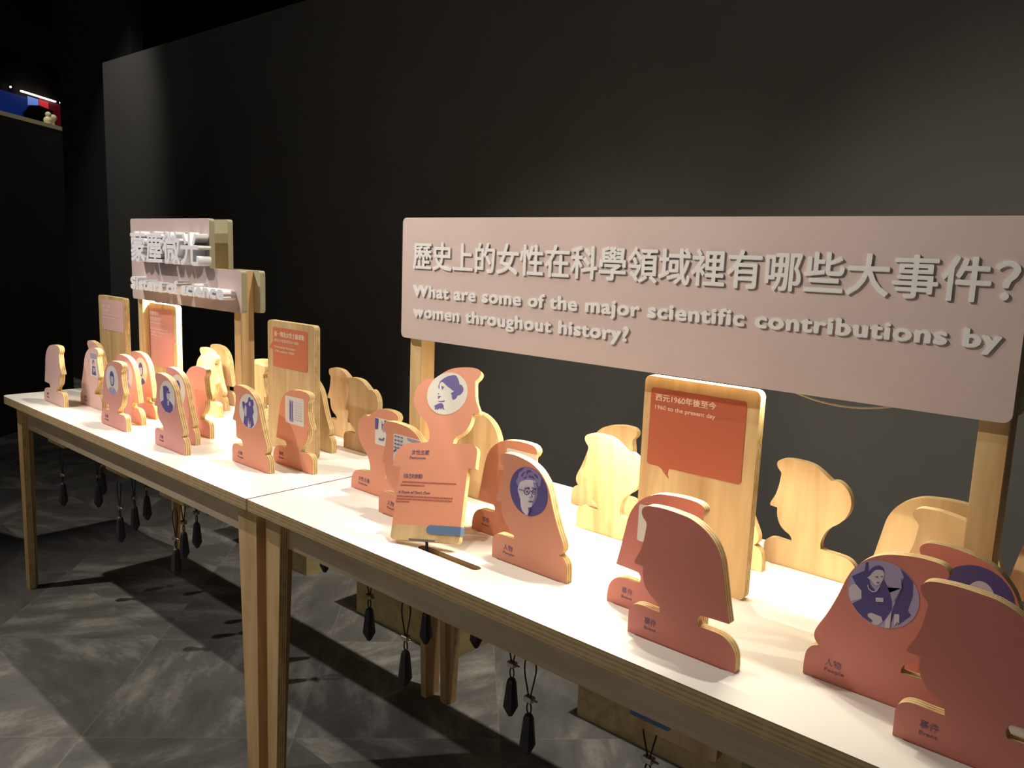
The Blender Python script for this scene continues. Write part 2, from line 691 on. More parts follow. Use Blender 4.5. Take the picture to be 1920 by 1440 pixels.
def table(label, x0, x1, ilx, irx, za):
    t = empty('exhibition_table', ((x0+x1)/2, WD/2, 0), label, 'table', 'white exhibition tables')
    off = Vector((-(x0+x1)/2, -WD/2, 0))
    sl = [(x, y) for x, y in SLOTS if x0 < x < x1]
    top = link('tabletop', tabletop('tabletop', x0, x1, sl), [WHITE, EDGEZ, PINEX], t, off + Vector((0, 0, T-.015)))
    lx0, lx1 = x0+ilx, x1-irx
    y0, y1 = .03, WD-.03
    for nm, b in (('apron', (lx0+.024, lx1-.024, .054, .076, za, T-.03)), ('apron', (lx0+.024, lx1-.024, WD-.076, WD-.054, za, T-.03)),
                  ('apron', (lx0+.0245, lx0+.046, .0765, WD-.0765, za, T-.03)), ('apron', (lx1-.046, lx1-.0245, .0765, WD-.0765, za, T-.03))):
        link(nm, box_mesh('apron', *b), PINEX, t, off)
    for xo, yo, sx, sy in ((lx0, y0, 1, 1), (lx1, y0, -1, 1), (lx0, y1, 1, -1), (lx1, y1, -1, -1)):
        link('leg', leg_mesh('leg', xo, yo, sx, sy, .091 if -.1 < xo < 0 else .066 if abs(xo) < 1 else .050), [LEGM, EDGE], t, off)
    return t


table('long white-topped plywood table carrying the title sign', -TL, -.003, .07, .004, .674)
table('long white-topped plywood table carrying the question sign', .003, TL, .036, .036, .684)

# ---------------------------------------------------------------- head silhouettes
FACE = [(0, 0), (0, 18), (0, 36), (3, 46), (12, 53), (24, 55), (42, 54), (60, 54), (59, 62), (54, 70), (42, 77), (32, 86), (26, 97), (23, 108), (22, 123), (7, 124), (6, 130), (15, 148), (20, 165), (23, 185), (24, 199), (17, 207), (13, 216), (16, 224), (25, 229)]
FC = [0, 7, 14, 15]
HAIR = {
    'bob': ([(40, 231), (60, 231.5), (82, 230), (104, 227), (124, 219), (141, 207), (153, 193), (163, 172), (170, 140), (177, 106), (184, 76), (140, 74), (133, 71), (130, 66), (130, 59), (133, 54), (155, 54), (172, 53), (184, 48), (192, 40), (198, 28), (200, 12), (200, 0)], [10, 15, 22]),
    'long': ([(40, 230.5), (60, 230), (93, 224), (117, 213), (135, 196), (147, 176), (158, 143), (171, 110), (183, 86), (188, 73), (187, 62), (180, 53), (189, 49), (194, 44), (198, 36), (200, 20), (200, 0)], [11, 16]),
    'bun': ([(42, 232), (68, 232), (90, 228), (106, 220), (120, 210), (129, 204), (141, 206), (153, 201), (165, 189), (172, 172), (172, 154), (165, 135), (152, 119), (136, 106), (126, 91), (120, 72), (121, 57), (133, 55), (155, 54), (172, 52), (184, 47), (192, 39), (198, 27), (200, 12), (200, 0)], [5, 16, 24]),
}
TH = .009
OUT = {}
for k, (h, hc) in HAIR.items():
    pts = FACE+h
    cs = FC+[len(FACE)+i for i in hc]
    o = catmull(pts, cs, 4)
    L = [((x-100)/1000, z/1000) for x, z in o]
    OUT[k, 'L'] = L
    OUT[k, 'R'] = [(-x, z) for x, z in L][::-1]
LB = .163
HEAD = {}
for k in OUT:
    HEAD[k] = prism_mesh('profile_board', OUT[k], -TH, TH)


def cut_board(col):
    """board below the shoulders: laminate, bare foot"""
    bm = bmesh.new()
    prism(bm, [(-.082, -.13), (.082, -.13), (.082, 0), (-.082, 0)], -TH, TH)
    f = [(x, z) for x, z in rrect(-.082, -LB, .082, -.13+.02, .008) if z < -.125]
    f = [(.082, -.13), (-.082, -.13)] + [p for p in rrect(-.082, -LB, .082, -.10, .008) if p[1] < -.13][:]
    prism(bm, f, -TH, TH, (2, 1, 2))
    return to_mesh(bm, 'lower_board')


LOWER = cut_board(None)


def tongue(side):
    """blue strip wrapped round one edge near the foot of the board"""
    r = .0095
    zc = -.137
    o = [(.0835, zc-r), (.0835, zc+r), (.012, zc+r)]
    for k in range(1, 8):
        a = R(90+180*k/8)
        o.append((.012+r*math.cos(a), zc+r*math.sin(a)))
    o.append((.012, zc-r))
    if side < 0:
        o = [(-x, z) for x, z in o][::-1]
    return prism_mesh('pull_strip', o, -TH-.0012, TH+.0012, (0, 0, 0))


TONGUE = {1: tongue(1), -1: tongue(-1)}

# captions
CAPS = {}
for k, (zh, en, wz, we) in {'P': ('人物', 'People', .025, .030), 'E': ('事件', 'Event', .023, .023), 'F': ('女性主義', 'Feminism', .046, .036)}.items():
    a = text_fit(zh, -.068, -.068+wz, .0255, .0375, -TH-.0006, -TH+.001, 0)
    b = text_fit(en, -.068, -.068+we, .0165, .0222, -TH-.0006, -TH+.001, 0, keep=.72)
    CAPS[k] = join_meshes('caption_lettering', [a, b])


# ---------------------------------------------------------------- printed portraits (flat prints with ink shapes)
def print_mesh(base, shapes, mats):
    """base: outline in metres; shapes: (outline, material slot); each ink layer a hair thicker than the last"""
    bm = bmesh.new()
    prism(bm, base, -.0006, 0, (0, 0, 0))
    y = -.0006
    for o, mi in shapes:
        y -= .00012
        prism(bm, o, y, -.0003, (mi, mi, mi))
    me = bpy.data.meshes.new('portrait_print')
    bm.to_mesh(me)
    bm.free()
    for m in mats:
        me.materials.append(m)
    return me


def circ(cx, cz, rx, rz=None, n=40, a0=0, a1=360):
    rz = rz or rx
    return [(cx+rx*math.cos(R(a0+(a1-a0)*k/n)), cz+rz*math.sin(R(a0+(a1-a0)*k/n))) for k in range(n)]


def clip_disc(o, r=.985):
    return [(x, z) if math.hypot(x, z) <= r else (x*r/math.hypot(x, z), z*r/math.hypot(x, z)) for x, z in o]


def conv(pts, cx, cy, rx, ry, slope=0):
    return [((x-cx)/rx, -(y-cy-slope*(x-cx))/ry) for x, y in pts]


def sc(o, s):
    return [(x*s, z*s) for x, z in o]


def smooth(o, n=3):
    return catmull(o, (), n)


PRINTS = {}
RR = .05
# a woman in profile with her hair in a low knot
bun_hair = [(430, 420), (450, 330), (520, 255), (620, 190), (720, 160), (830, 140), (900, 170), (950, 240), (1000, 340), (1010, 390), (1080, 420), (1130, 490), (1145, 560), (1110, 640), (1060, 690), (1000, 700), (980, 760), (940, 800), (880, 815), (850, 760), (835, 680), (800, 650), (860, 600), (885, 575), (830, 560), (800, 530), (740, 490), (650, 430), (560, 350), (490, 330), (450, 400), (465, 500), (450, 520), (425, 450)]
eye = [(505, 440), (560, 450), (605, 480), (565, 495), (570, 540), (535, 530), (520, 480)]
nose = [(425, 645), (480, 650), (465, 675)]
mouth = [(455, 712), (545, 718), (505, 738), (490, 780), (470, 790), (455, 740)]
chin = [(470, 840), (500, 855), (600, 848), (650, 835), (660, 860), (600, 872), (490, 865)]
collar = [(380, 985), (500, 920), (590, 905), (640, 960), (650, 1030), (690, 1080), (640, 1065), (605, 1020), (570, 1065), (530, 1030), (490, 1085), (445, 1040), (425, 1090), (410, 1010)]
cv = lambda p: conv(p, 697, 645, 550, 558)
PRINTS['knot'] = print_mesh(circ(0, 0, RR), [(sc(cv(p), RR*.97), 1) for p in (smooth(bun_hair, 2), eye, nose, mouth, chin, collar)], [CREAM, PURP])
# an elderly woman with round glasses
sl = .33
cg = lambda p: sc(clip_disc(conv(p, 522, 780, 163, 205, sl)), RR)
g_hair = smooth([(425, 715), (412, 680), (428, 655), (436, 612), (462, 598), (480, 566), (508, 576), (532, 568), (556, 592), (590, 604), (604, 640), (626, 668), (622, 720), (610, 742), (594, 716), (566, 690), (500, 684), (452, 694), (440, 725)], 2)
g_face = smooth([(430, 755), (440, 715), (458, 690), (500, 678), (560, 686), (592, 716), (600, 780), (592, 840), (570, 890), (540, 917), (500, 903), (465, 860), (442, 800)], 2)
g_neck = [(455, 845), (500, 900), (532, 912), (542, 950), (528, 992), (505, 990), (478, 945), (462, 900)]
g_lapel = [(532, 915), (552, 930), (540, 975), (528, 992), (538, 950)]


def ring(cx, cy, r, t=4):
    o = [(cx+r*math.cos(R(a)), cy+r*1.15*math.sin(R(a))) for a in range(0, 350, 14)]
    i = [(cx+(r-t)*math.cos(R(a)), cy+(r-t)*1.15*math.sin(R(a))) for a in range(336, -1, -14)]
    return o+i


PRINTS['glasses'] = print_mesh(circ(0, 0, RR), [(cg(g_neck), 1), (cg(g_hair), 3), (cg(g_face), 1), (cg([(452, 640), (470, 612), (492, 606), (478, 622), (464, 650)]), 2), (cg([(500, 600), (530, 596), (552, 618), (536, 614), (514, 616), (500, 636)]), 2), (cg([(560, 628), (590, 642), (602, 676), (588, 662), (572, 650)]), 2), (cg([(520, 640), (556, 650), (574, 676), (548, 664), (524, 660)]), 2), (cg([(474, 664), (492, 648), (506, 650), (490, 664)]), 2),
                                                (cg([(560, 700), (592, 706), (598, 780), (585, 850), (560, 900), (575, 830), (580, 760)]), 3),
                                                (cg(ring(512, 777, 25)), 2), (cg(ring(574, 783, 20)), 2), (cg([(536, 772), (556, 775), (556, 780), (536, 777)]), 2), (cg([(440, 752), (488, 768), (488, 772), (440, 757)]), 2),
                                                (cg(circ(514, 778, 9, 7, 10)), 2), (cg(circ(574, 784, 7, 6, 10)), 2), (cg([(552, 800), (564, 828), (540, 832), (536, 826), (552, 824)]), 3),
                                                (cg([(524, 862), (552, 858), (580, 866), (552, 870)]), 2), (cg([(492, 746), (532, 740), (532, 746), (494, 754)]), 2), (cg([(554, 746), (590, 752), (588, 758), (556, 752)]), 2), (cg(g_lapel), 0)], [DUSK, SKIN, DUSK, HAIRM])
# a seated woman with a necklace and a name badge
cs_ = lambda p: sc(clip_disc(conv(p, 365, 655, 380, 352, .36)), RR)
s_hair = smooth([(185, 455), (195, 395), (240, 348), (300, 338), (342, 370), (356, 410), (345, 430), (300, 385), (258, 388), (228, 430), (212, 480)], 2)
s_coat = [(20, 430), (150, 380), (150, 285), (180, 290), (200, 420), (215, 500), (230, 545), (300, 625), (330, 560), (360, 490), (400, 560), (440, 650), (470, 740), (480, 830), (425, 930), (400, 960), (380, 905), (270, 850), (235, 862), (300, 930), (262, 1000), (150, 950), (60, 850), (45, 740), (150, 690), (140, 600), (70, 520)]
s_face = smooth([(215, 440), (258, 388), (335, 392), (360, 440), (350, 505), (312, 555), (270, 540), (232, 492), (190, 462)], 2)
s_hand = [(235, 860), (270, 850), (380, 900), (400, 950), (350, 990), (330, 1020), (280, 1012), (300, 940), (240, 890)]
s_man = [(530, 370), (600, 450), (680, 540), (670, 700), (640, 850), (680, 900), (560, 1000), (570, 900), (512, 870), (490, 960), (470, 960), (490, 800), (540, 650), (560, 480)]
s_hand2 = [(510, 880), (560, 880), (572, 980), (545, 960), (522, 1010)]
s_badge = [(300, 685), (380, 695), (385, 740), (305, 730)]
s_neck = [(198, 540), (215, 590), (258, 624), (302, 620), (334, 560), (328, 556), (298, 610), (260, 614), (224, 584), (206, 536)]
s_cloud = smooth([(-10, 700), (0, 560), (60, 520), (140, 600), (150, 680), (60, 700)], 2)
s_skirt = [(430, 930), (480, 850), (480, 1020), (430, 1030)]
PRINTS['seated'] = print_mesh(circ(0, 0, RR), [(cs_(s_cloud), 2), (cs_(s_coat), 1), (cs_(s_man), 1), (cs_(s_hair), 1), (cs_(s_face), 2), (cs_(s_hand), 2), (cs_(s_hand2), 2), (cs_(s_badge), 2), (cs_(s_neck), 2), (cs_(s_skirt), 2), (cs_([(290, 515), (325, 520), (305, 532)]), 1), (cs_([(268, 455), (300, 452), (284, 466)]), 1), (cs_([(325, 455), (350, 458), (338, 468)]), 1), (cs_([(410, 580), (440, 640), (470, 560), (540, 500), (555, 600), (490, 740)]), 0)], [LILAC, DUSK, SKIN])
PRINTS['dark_round'] = print_mesh(circ(0, 0, RR), [(circ(.006, -.002, .02, .031), 1), (circ(.006, -.05, .03, .02, 20, 20, 160), 1), (circ(-.001, .004, .0025, .0015, 10), 0), (circ(.013, .004, .0025, .0015, 10), 0), ([(-.002, -.016), (.014, -.016), (.006, -.019)], 0)], [DUSK, SKIN])


def bust(hair, dress, collar_, bg):
    sh = [(clip_c, mi) for clip_c, mi in (
        (sc(clip_disc(circ(0, -1.0, .72, .55)), RR), dress), (sc(circ(0, .12, .36, .52), RR), hair), (sc(circ(0, .08, .23, .36), RR), 2),
        (sc(circ(0, .40, .27, .14), RR), hair), (sc([(-.2, -.42), (.2, -.42), (0, -.72)], RR), 2), (sc(circ(-.09, .12, .035, .02, 8), RR), 1), (sc(circ(.09, .12, .035, .02, 8), RR), 1), (sc([(-.08, -.12), (.08, -.12), (0, -.15)], RR), 1))]
    return print_mesh(circ(0, 0, RR), sh, [bg, PURP, SKIN, LILAC])


PRINTS['oval_lady'] = bust(1, 3, 2, CREAM)
PRINTS['long_hair'] = bust(1, 1, 2, CREAM)
PRINTS['pale_round'] = bust(3, 3, 2, SKIN)
PRINTS['scholar'] = print_mesh(circ(0, 0, RR), [(sc([(-.5, -.4), (-.55, .62), (-.1, .7), (.25, .55), (.2, -.4)], RR), 1), (sc(clip_disc([(-.9, -.42), (-.4, -.2), (.35, -.2), (.75, -.42), (.7, -.75), (.3, -.95), (-.3, -.95), (-.75, -.7)]), RR), 1), (sc(circ(.12, .12, .2, .27), RR), 2), (sc([(0, -.2), (.25, -.2), (.2, -.5), (.02, -.5)], RR), 2), (sc([(-.05, .33), (.35, .4), (.36, .3), (.1, .25)], RR), 1)], [CREAM, PURP, SKIN])
PRINTS['scholar_b'] = PRINTS['long_hair']
PRINTS['couple'] = print_mesh(circ(0, 0, RR), [(sc(clip_disc([(-.55, -.8), (-.42, -.2), (-.62, .2), (-.66, .46), (-.45, .5), (-.3, .4), (-.05, .55), (.05, .8), (.2, .85), (.28, .7), (.5, .75), (.6, .5), (.5, .3), (.6, .05), (.45, -.2), (.6, -.7), (.3, -.95), (-.2, -.98)]), RR), 1), (sc([(-.45, .05), (-.3, .35), (-.18, .2), (-.2, -.3), (-.35, -.35)], RR), 2), (sc(circ(.16, .45, .1, .14, 14), RR), 2), (sc([(-.1, -.95), (0, -.4), (.1, -.85), (.2, -.5), (.24, -.9)], RR), 2)], [CREAM, PURP, SKIN])


def sheet(w, h, seed, extra):
    return print_mesh(rrect(-w/2, -h/2, w/2, h/2, .004, 3), extra, [CREAM, PURP, SKIN, LILAC])


rnd = random.Random(3)
blobs = []
for i in range(10):
    x = -.041+rnd.random()*.08
    z = .012+rnd.random()*.022
    ww, hh = .003+rnd.random()*.007, .005+rnd.random()*.012
    blobs.append(([(x, z-hh), (min(x+ww, .046), z-hh*.8), (min(x+ww*.8, .046), min(z+hh*.4, .033)), (x, min(z+hh*.5, .033))], 1 if i % 3 else 3))
blobs += [([(-.046, .004), (-.046, .033), (-.034, .033), (-.036, .006)], 1), ([(-.03, -.022), (-.012, -.02), (-.01, -.012), (-.018, -.018), (-.03, -.017)], 1), ([(.0, -.028), (.012, -.024), (.004, -.020)], 1)]
PRINTS['marchers'] = sheet(.094, .07, 1, blobs)
crowd = [([(0.0, .033), (.046, .033), (.046, .022), (.004, .026)], 3), ([(.012, .02), (.046, .024), (.046, -.004), (.02, -.01)], 3), ([(-.006, -.014), (.02, -.010), (.024, -.004), (.004, -.004)], 1), ([(.006, -.033), (.046, -.033), (.046, -.018), (.012, -.018)], 1), ([(-.04, -.024), (-.02, -.027), (-.019, -.025), (-.04, -.021)], 1), ([(-.046, -.010), (-.036, -.005), (-.037, -.001), (-.046, -.006)], 1)]
for i in range(4):
    for j in range(3):
        crowd.append(([(-.043+.011*j, .031-.009*i), (-.037+.011*j, .031-.009*i), (-.036+.011*j, .029-.009*i), (-.043+.011*j, .0285-.009*i)], 1))
PRINTS['crowd'] = sheet(.094, .07, 2, crowd)
PRINTS['page'] = sheet(.094, .08, 3, [([(-.026, -.034), (-.006, -.034), (-.006, .028), (-.026, .03)], 3), ([(-.024, -.028), (-.018, -.03), (-.017, .02), (-.023, .026)], 1), ([(-.013, -.03), (-.009, -.033), (-.009, .026), (-.012, .02)], 1)] + [([(.002, .026-.007*i), (.036, .026-.007*i), (.036, .0245-.007*i), (.002, .0245-.007*i)], 2) for i in range(8)])
PRINTS['counter'] = sheet(.09, .07, 4, [([(-.045, -.035), (-.02, -.035), (-.02, -.002), (-.045, -.004)], 1), ([(-.045, .0), (-.015, .002), (-.015, .005), (-.045, .003)], 3), ([(0, .02), (.004, .028), (.008, .02)], 1), ([(.012, .018), (.016, .026), (.02, .018)], 1), ([(-.015, -.035), (.04, -.035), (.03, -.01), (-.01, -.006)], 3)])
PRINTS['blank'] = sheet(.094, .068, 5, [([(0, -.02), (.03, -.02), (.03, .02), (0, .02)], 3)])
PRINTS['lady_sheet'] = sheet(.064, .09, 6, [([(-.03, .044), (.03, .044), (.03, .025), (-.028, .022)], 3), ([(-.012, .012), (-.002, .022), (.008, .014), (.006, 0), (-.01, 0)], 1), ([(-.006, .0), (.006, .0), (.004, .012), (-.004, .012)], 2), ([(-.018, -.038), (-.012, -.004), (.012, -.004), (.02, -.038)], 1), ([(-.004, -.03), (.012, -.02), (.006, -.008), (-.004, -.012)], 2)])
PSPOT = {'lady_sheet': (.042, .166), 'marchers': (.047, .172), 'crowd': (-.0, .170), 'page': (.013, .169), 'counter': (.045, .176), 'blank': (.005, .167)}


def plaque(key, shape, face, x, y, colour, pr, cap, label, group, back=False):
    o = empty('silhouette_plaque', (x, y, T+.0006), label, 'plaque', group, math.pi if back else 0)
    f = face if not back else ('R' if face == 'L' else 'L')
    me = HEAD[shape, f].copy()
    link('profile_board', me, [COLR[colour], EDGE, PINE], o)
    link('lower_board', LOWER.copy(), [COLR[colour], EDGE, PINE], o)
    sg = 1 if f == 'R' else -1
    link('pull_strip', TONGUE[sg], BLUE, o)
    if pr:
        cx, cz = PSPOT.get(pr, (-.006 if face == 'L' else .004, .163))
        link('portrait_print', PRINTS[pr], None, o, (cx, -TH, cz))
    if cap:
        link('caption_lettering', CAPS[cap], INK, o)
    return o


LABELS = {
    'a1': 'pale pink head plaque without a picture, alone at the far left table end',
    'a3': 'pale pink right-facing head plaque with a rectangular picture of a standing woman',
    'a2': 'pale pink head plaque peeking out left-facing behind the one with rectangular picture',
    'a4': 'coral right-facing head plaque with oval portrait, front of three below the pink board',
    'a5': 'coral head plaque with faint round picture, middle of three below the pink board',
    'a6': 'coral head plaque with long-haired portrait, rearmost of three below the lit coral board',
    'a7': 'coral long-haired head plaque with scholar portrait at the left table front edge',
    'a8': 'coral long-haired head plaque right behind the one with scholar portrait',
    'a9': 'bright coral right-facing bobbed head plaque without picture beside the glowing wooden heads',
    'b1': 'orange long-haired head plaque with oval picture of two purple figures',
    'b2': 'orange right-facing head plaque with picture of a book page, before the orange board',
    'b3': 'orange head plaque with bun and picture of marchers beside the table joint',
    'b4': 'orange left-facing head plaque with crowd picture partly behind the pulled-out plaque',
    'c1': 'red-orange right-facing bobbed head plaque behind the bespectacled portrait plaque',
    'c2': 'red-orange long-haired head plaque with purple portrait of woman in round glasses',
    'c3': 'red right-facing bobbed head plaque with pale blank card, before the tall red board',
    'c4': 'red left-facing bobbed head plaque without picture standing before the tall red board',
    'c5': 'red right-facing head plaque with round picture of a seated woman wearing badge',
    'c6': 'red head plaque with mostly hidden dark purple round portrait, near right sign post',
    'c7': 'large dark red bobbed head plaque cut off at the lower right corner',
    'd1': 'bare wooden head glowing yellow in front of two others under the title sign',
    'd2': 'bare wooden long-haired head directly behind the glowing yellow one',
    'd3': 'bare wooden bobbed head rearmost beside the title sign right post',
    'd4': 'bare wooden head half hidden between title sign post and orange board, front one',
    'd5': 'bright wooden head top peeking behind another left of the orange board',
    'd6': 'bare wooden long-haired head right beside the edge of the orange board',
    'd7': 'bare wooden head with bun, front of the pair behind the table joint',
    'd8': 'bare wooden left-facing head, rear of the pair behind the table joint',
    'e1': 'bare wooden bobbed head behind the pulled-out orange plaque',
    'e2': 'bare wooden right-facing long-haired head, rear of pair left of red board',
    'e3': 'brightly lit yellow wooden head with bun left of the tall red board',
    'e4': 'bare wooden long-haired head peeking out right of the tall red board',
    'e5': 'bare wooden left-facing head with bun standing alone right of red board',
    'e6': 'bare wooden right-facing bobbed head left of the question sign right post',
    'e7': 'bare wooden left-facing head in front, crossing behind the question sign right post',
    'e8': 'bare wooden head at right picture edge beyond the question sign post',
}
for key, shape, face, x, y, colour, pr, cap in FR:
    plaque(key, shape, face, x, y, colour, pr, cap, LABELS[key], 'coloured head plaques on the tables')
for key, shape, face, x, y in RE:
    colour = 'coral' if x < -.6 else ('orange' if x < .45 else 'red')
    plaque(key, shape, face, x, y, colour, None, None, LABELS[key], 'bare wooden backs of head plaques', back=True)

# the plaque pulled out of its slot and leant back on the table
lift = empty('silhouette_plaque', (LIFT[0], LIFT[1], T+.0118), 'pulled-out orange bun head plaque leaning back, full text board showing on white table', 'plaque', 'coloured head plaques on the tables')
yw, ln, rl = R(19.7), R(25), R(5.7)
bvec = Vector((math.cos(yw), math.sin(yw), 0))
nvec = Vector((-math.sin(yw), math.cos(yw), 0))
uvec = Vector((0, 0, 1))*math.cos(ln)+nvec*math.sin(ln)
b2 = bvec*math.cos(rl)+uvec*math.sin(rl)
uu = uvec*math.cos(rl)-bvec*math.sin(rl)
dd = uu.cross(b2)
lift.matrix_world = Matrix(((b2.x, dd.x, uu.x, lift.location.x), (b2.y, dd.y, uu.y, lift.location.y), (b2.z, dd.z, uu.z, lift.location.z), (0, 0, 0, 1)))
link('profile_board', HEAD['bun', 'R'].copy(), [COLR['orange'], EDGE, PINE], lift, (0, 0, LB))
link('lower_board', LOWER.copy(), [COLR['orange'], EDGE, PINE], lift, (0, 0, LB))
link('pull_strip', TONGUE[1], BLUE, lift, (0, 0, LB))
link('portrait_print', PRINTS['knot'], None, lift, (.010, -TH, LB+.170))
yf, yb = -TH-.0006, -TH+.001
tx = [text_fit('女性主義', -.058, -.015, LB+.0275, LB+.0385, yf, yb, 0),
      text_fit('Feminism', -.061, -.022, LB+.017, LB+.0235, yf, yb, 0, keep=.72),
      text_fit('《自己的房間》', -.070, -.023, LB-.0265, LB-.0165, yf, yb, 0),
      text_fit("A Room of One's Own", -.078, .000, LB-.061, LB-.0545, yf, yb, 0, shear=.2, keep=.72)]
link('title_lettering', join_meshes('title_lettering', tx), INK, lift)
bm = bmesh.new()
for i, (z, xa, xb) in enumerate(((-.0365, -.071, .062), (-.0435, -.074, -.014), (-.0685, -.079, .056), (-.0745, -.080, .055), (-.0805, -.080, -.046))):
    dashes(bm, xa, xb, LB+z, .0026, yf, yb, i+3, .9, 2.6)
link('small_print', to_mesh(bm, 'small_print'), plain('faded_ink', srgb(176, 98, 84), .6), lift)

bm = bmesh.new()
box(bm, -.036, .026, -TH-.002, -TH+.003, -.0005, .004)
link('hook_plate', to_mesh(bm, 'hook_plate'), STEEL, lift)
inv = lift.matrix_world.inverted()
bm = bmesh.new()
tube(bm, [inv @ Vector(p) for p in ((.5565, .1045, T+.0125), (.560, .1025, T+.009), (.563, .0995, T-.002), (.564, .099, T-.03))], .0035, 8)
link('cord', to_mesh(bm, 'cord'), CORD, lift)

# ---------------------------------------------------------------- era boards
def era_board(x0, x1, colour, sticker, tail, label, rows, mat_txt):
    y0, y1 = .354, .374
    cx = (x0+x1)/2
    o = empty('era_board', (cx, .364, T), label, 'board', 'tall era boards along the table middle')
    off = (-cx, -.364, -T)
    link('board', prism_mesh('board', rrect(x0, T, x1, T+.404, .013), y0, y1, (0, 1, 0)), [PINE, EDGE], o, off)
    sx0, sz0, sx1, sz1 = sticker
    st = rrect(sx0, sz0, sx1, sz1, .007)
    bm = bmesh.new()
    prism(bm, st, y0-.001, y0, (0, 0, 0))
    if tail:
        prism(bm, tail, y0-.00095, y0, (0, 0, 0))
    link('speech_bubble', to_mesh(bm, 'speech_bubble'), COLR[colour], o, off)
    ms = []
    bm = bmesh.new()
    nd = 0
    for r in rows:
        if r[0] == '-':
            dashes(bm, r[1], r[2], r[3], r[4]-r[3], y0-.0018, y0-.0005, hash(r[1]) % 97, .8, 1.6)
            nd += 1
        else:
            ms.append(bold(text_fit(r[0], r[1], r[2], r[3], r[4], y0-.0018, y0-.0005, 0, keep=r[6] if len(r) > 6 else None), (r[4]-r[3])*.03, (r[4]-r[3])*.03, 6))
    if ms:
        link('lettering', join_meshes('lettering', ms), mat_txt, o, off)
    if nd:
        link('small_print', to_mesh(bm, 'small_print'), mat_txt, o, off)
    else:
        bm.free()
    return o


era_board(-1.775, -1.523, 'pink', (-1.745, 1.064, -1.533, 1.190), None, 'wooden era board with pale pink sticker, first from the far left table end',
          [('-', -1.738, -1.662, 1.154, 1.166), ('-', -1.738, -1.664, 1.139, 1.150), ('-', -1.738, -1.573, 1.123, 1.129), ('-', -1.738, -1.62, 1.112, 1.118)], PALE2)
era_board(-1.302, -1.085, 'coral', (-1.300, .966, -1.113, 1.184), [(-1.114, 1.092), (-1.092, 1.072), (-1.114, 1.066)], 'wooden era board with coral sticker, its edges glowing under the title sign',
          [('文藝復興', -1.297, -1.218, 1.158, 1.172, .006), ('至啟蒙時代', -1.297, -1.197, 1.138, 1.152, .006), ('(西元14-18世紀)', -1.295, -1.182, 1.124, 1.133, 0), ('Renaissance period', -1.293, -1.148, 1.1045, 1.111, .01, .72), ('to Age of Enlightenment', -1.293, -1.150, 1.0915, 1.098, .01, .72), ('(14th-18th century)', -1.292, -1.201, 1.0785, 1.085, .01, .72)], PALE2)
era_board(-.474, -.222, 'orange_sticker', (-.444, 1.061, -.256, 1.184), [(-.443, 1.140), (-.465, 1.118), (-.443, 1.112)], 'wooden era board with orange sticker behind the book page plaque',
          [('第一階段女性主義運動', -.434, -.272, 1.156, 1.172, .006), ('(西元19世紀至西元1960)', -.434, -.303, 1.138, 1.149, 0), ('First-wave feminism', -.434, -.320, 1.120, 1.128, .01, .72), ('(19th century-1960)', -.434, -.326, 1.107, 1.115, .01, .72)], PALE)
era_board(.925, 1.173, 'red_sticker', (.941, 1.023, 1.1475, 1.181), [(.966, 1.0235), (.976, 1.019), (.984, 1.010), (.994, 1.002), (.990, 1.010), (.992, 1.0235)], 'tall wooden era board with red speech bubble, glowing top edge under question sign',
          [('西元1960年後至今', .953, 1.086, 1.156, 1.170, .004), ('1960 to the present day', .953, 1.086, 1.139, 1.1475, .008, .72)], PALE)


# ---------------------------------------------------------------- signs
def sign_posts(parent, off, xs, ztop):
    for x in xs:
        link('post', box_mesh('post', x, x+.042, .331, .378, T, ztop, bevel=.0012), POST, parent, off)


# question sign
q = empty('question_sign', (.9, .35, T), 'long mauve question sign with raised white letters on two wooden posts', 'sign')
off = (-.9, -.35, -T)
link('front_panel', prism_mesh('front_panel', rrect(.218, 1.216, 1.577, 1.514, .013), .312, .331, (0, 1, 2)), [MAUVE, BACKP, PINEX], q, off)
link('back_panel', prism_mesh('back_panel', rrect(.218, 1.216, 1.577, 1.514, .013), .378, .396, (0, 1, 2)), [BACKP, BACKP, MAUVE], q, off)
sign_posts(q, off, (.232, 1.531), 1.47)
for nm, me in (('chinese_lettering', bold(text_fit('歷史上的女性在科學領域裡有哪些大事件？', .262, 1.563, 1.3895, 1.4555, .3088, .3125, 0, 3), .0013, .0013)),
               ('english_lettering', bold(text_fit('What are some of the major scientific contributions by', .264, 1.550, 1.3232, 1.3510, .3088, .3125, 0, 3, space=1.1, keep=.72), .0021, .0013)),
               ('english_lettering', bold(text_fit('women throughout history?', .266, .906, 1.2722, 1.3000, .3088, .3125, 0, 3, space=1.1, keep=.72), .0021, .0013))):
    link(nm, me, LETTER, q, off)
link('lamp_strip', box_mesh('lamp_strip', .66, 1.20, .3635, .3755, 1.228, 1.236), GLOW, q, off)
# loose cable under the sign
pts = []
for k in range(25):
    t = k/24
    pts.append((1.21+.22*t, .349, 1.222-.022*math.sin(math.pi*t)**.8))
bm = bmesh.new()
tube(bm, pts, .0016, 6)
link('loose_cable', to_mesh(bm, 'loose_cable'), CABLE, q, off)

# title sign
t_ = empty('title_sign', (-.95, .35, T), 'stepped mauve title sign with deep white letters on two wooden posts', 'sign')
off = (.95, -.35, -T)


def step_outline(x0, x1, x2, z0, zm, z1, r=.010):
    o = []

    def arc(cx, cz, a0, a1):
        for k in range(6):
            a = R(a0+(a1-a0)*k/5)
            o.append((cx+r*math.cos(a), cz+r*math.sin(a)))
    arc(x2-r, z0+r, 270, 360)
    arc(x2-r, zm-r, 0, 90)
    o.append((x1, zm))
    arc(x1-r, z1-r, 0, 90)
    arc(x0+r, z1-r, 90, 180)
    arc(x0+r, z0+r, 180, 270)
    return o


